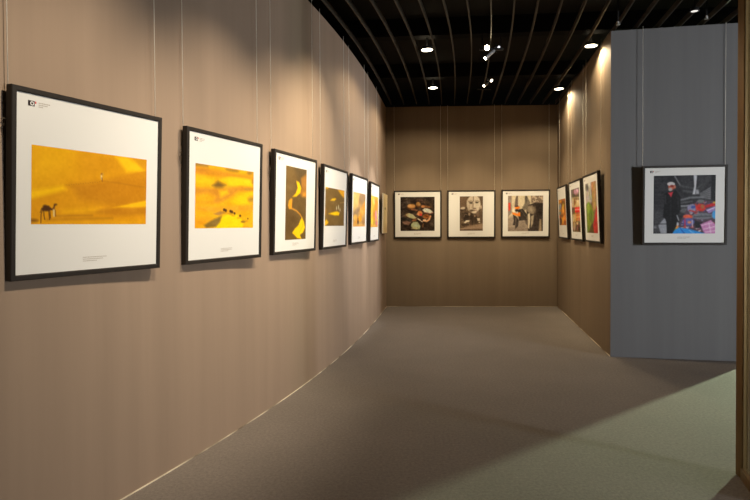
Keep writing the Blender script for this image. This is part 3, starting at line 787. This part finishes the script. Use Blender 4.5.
for x0, x1, y, lab in ((1.16, 1.42, 6.19, 'short black track that carries the bright nearer spotlights'), (1.46, 1.66, 7.98, 'short black track that carries the small far pair of spotlights')):
    bm = bmesh.new(); box(bm, (x0, y - .016, 3.275), (x1, y + .016, 3.30)); bevel_all(bm, .003, 1)
    tr = finish(bm, 'lighting_track', M['black'])
    tag(tr, lab, 'track', 'lighting tracks under the battens')
    for x in (x0 + .03, x1 - .03):
        bm = bmesh.new(); tube(bm, [(x, y, 3.3), (x, y, 3.62)], .006, 6); finish(bm, 'hanger', M['black'], tr)
s1l = at(487, 47.7, 6.05); s1t = s1l + Vector((.03, .12, .03))
spotlight(s1l, s1t, .026, 'brightest track spotlight, facing the viewer', 'lens_hot', 3.276)
s2l = at(485.4, 58.4, 6.12); s2t = at(494.6, 50.4, 6.16)
spotlight(s2l, s2t, .017, 'slim silver spotlight tilted down to the left below the brightest one', 'lens', 3.276)
s3l = at(499, 47.5, 6.2); spotlight(s3l, s3l + Vector((-.03, .11, .02)), .016, 'small spotlight just right of the brightest one', 'lens_cool', 3.276)
s4l = at(484, 85.7, 7.70); s4t = s4l + Vector((.06, .03, .045))
spotlight(s4l, s4t, .018, 'lower left lamp of the small far pair of spotlights', 'lens', 3.276)
s5l = at(491.5, 80.6, 7.75); s5t = s5l + Vector((-.045, .06, .04))
spotlight(s5l, s5t, .018, 'upper right lamp of the small far pair of spotlights', 'lens', 3.276)
for px, py, lab in ((618, 25, 'tiny pale ceiling fitting above the left edge of the grey wall'), (706.5, 19, 'tiny pale ceiling fitting above the right part of the grey wall')):
    p = at(px, py, 5.25)
    t = empty('ceiling_fitting', p); tag(t, lab, 'ceiling fitting', 'tiny ceiling fittings above the grey wall')  # plain pale fitting on a drop tube, type unspecified
    bm = bmesh.new(); tube(bm, [(0, 0, .03), (0, 0, 3.62 - p.z)], .008, 8); finish(bm, 'pipe', M['black'], t)
    bm = bmesh.new(); tube(bm, [(0, 0, 0), (0, 0, .004), (0, 0, .006), (0, 0, .03)], [.018, .018, .008, .01], 14); finish(bm, 'rose', M['dull'], t)

# ------------------------------------------------------------------ bronze-framed glass screen at the right edge
t = empty('glass_screen', (1.972, 2.985, 0), (0, 0, 0))
tag(t, 'bronze post and glass screen at the right edge of the view', 'glass screen')
bm = bmesh.new(); box(bm, (-.026, -.03, 0), (.026, .03, 3.3)); bevel_all(bm, .004, 2); finish(bm, 'post', M['bronze'], t)
rd = Vector((-.07, -.2, 0)).normalized(); ang = math.atan2(rd.x, -rd.y)
Lr = .3
def rail(name, z0, z1, w, m, y0=-.031):
    bm = bmesh.new(); box(bm, (-w, -Lr, z0), (w, y0, z1))
    bmesh.ops.rotate(bm, verts=bm.verts, cent=(0, 0, 0), matrix=Matrix.Rotation(ang, 3, 'Z')); return finish(bm, name, m, t)
rail('bottom_rail', 0, .055, .022, M['bronze'])
rail('glass_pane', .055, 3.26, .004, M['glass'])
rail('top_rail', 3.26, 3.30, .022, M['bronze'])

# ------------------------------------------------------------------ lobby windows (beyond the grey wall, off to the right)
def window(n, y0, y1, z0, z1):
    bm = bmesh.new(); x = 9.19
    for a, b, c, d in ((y0 - .05, y0, z0 - .05, z1 + .05), (y1, y1 + .05, z0 - .05, z1 + .05), (y0, y1, z0 - .05, z0), (y0, y1, z1, z1 + .05)):
        box(bm, (x - .05, a, c), (x + .005, b, d))
    w = structure(finish(bm, 'window_%d' % n, M['bronze']))
    bm = bmesh.new(); box(bm, (x - .01, y0, z0), (x, y1, z1)); finish(bm, 'pane', M['day'], w)
window(1, 9.35, 9.75, .3, 2.6)
window(2, -2.75, -1.25, .6, 2.9)

# ------------------------------------------------------------------ light
def aim(o, tgt):
    d = Vector(tgt) - o.location; o.rotation_euler = d.to_track_quat('-Z', 'Y').to_euler()
def spot(loc, tgt, W, col, deg, blend=.8, rad=.04):
    l = bpy.data.lights.new('spot_lamp', 'SPOT'); l.energy = W; l.color = col; l.spot_size = R_(deg); l.spot_blend = blend; l.shadow_soft_size = rad
    o = link(bpy.data.objects.new('spot_lamp', l)); o.location = loc; aim(o, tgt); return o
def area(loc, tgt, W, col, sx, sy):
    l = bpy.data.lights.new('daylight_lamp', 'AREA'); l.shape = 'RECTANGLE'; l.size = sx; l.size_y = sy; l.spread = R_(75); l.energy = W; l.color = col
    o = link(bpy.data.objects.new('daylight_lamp', l)); o.location = loc; aim(o, tgt); return o
WARM = (1, .86, .66); WARMER = (1, .82, .54); WHITE = (1, .95, .88)
for (x, y, h), tx, W, deg in (((.05, 1.75, 3.2), (-1.35, 2.55, 1.35), 192, 64), ((.50, 3.05, 3.2), (-.95, 3.5, 1.4), 205, 64),
                              ((.86, 4.15, 3.2), (-.65, 4.40, 1.55), 200, 64), ((.80, 4.75, 3.2), (-.50, 4.95, 1.95), 185, 62)):
    spot((x, y, h), tx, W, WARM if y < 4 else (1, .84, .60), deg, 1.0, .02)
spot(s2l + Vector((-.03, -.01, -.03)), (-.2, 6.55, 1.4), 190, WHITE, 36, .6, .02)
spot(s4l + Vector((-.03, -.01, -.03)), (0.0, 7.65, 1.4), 190, WHITE, 36, .6, .02)
spot(s3l + Vector((0, .35, -.03)), (-.1, 7.0, 1.6), 45, (.78, .86, 1.0), 120, 1.0, .03)
# back wall
for X in (.7, 1.6, 2.5):
    spot((X, 7.6, 3.22), (X, 9.3, 1.5), 135, WARMER, 44, 1.0)
# right wall
for X, Y in ((2.77, 8.3), (2.63, 7.35), (2.47, 6.4)):
    spot((X - 1.35, Y - .25, 3.22), (X, Y, 1.5), 110, WARMER, 54, 1.0)
for x, y, lab in DL:
    spot((x, y, 3.285), (x, y, 0), 60, WARMER, 158, .35, .04)
area((9.1, 9.55, 1.5), (3.6, 5.3, .2), 330, (.80, 1.0, .66), .22, 2.2)
area((9.1, -2.0, 1.75), (2.6, 5.6, 1.6), 215, (.92, .955, 1.0), 1.4, 2.2)

w = bpy.data.worlds.new('world'); scene.world = w; w.use_nodes = True
w.node_tree.nodes['Background'].inputs[0].default_value = (.9, .95, 1, 1); w.node_tree.nodes['Background'].inputs[1].default_value = .02

# ------------------------------------------------------------------ camera
cd = bpy.data.cameras.new('camera'); cam = link(bpy.data.objects.new('camera', cd))
cd.sensor_width = 36; cd.lens = 560 / 750 * 36
th = math.atan(.0161)
cd.shift_y = -(250 - (225.15 + 560 * .0161)) / 750
cam.location = (0, 0, EYE)
cam.matrix_world = Matrix.Translation((0, 0, EYE)) @ Matrix.Rotation(math.pi / 2 - th, 4, 'X') @ Matrix.Rotation(-.0049, 4, 'Z')
scene.camera = cam
scene.view_settings.view_transform = 'Standard'; scene.view_settings.look = 'None'
scene.view_settings.exposure = 0; scene.view_settings.gamma = 1; scene.view_settings.use_curve_mapping = False
scene.cycles.use_denoising = True
scene.cycles.max_bounces = 8
scene.cycles.sample_clamp_indirect = 4
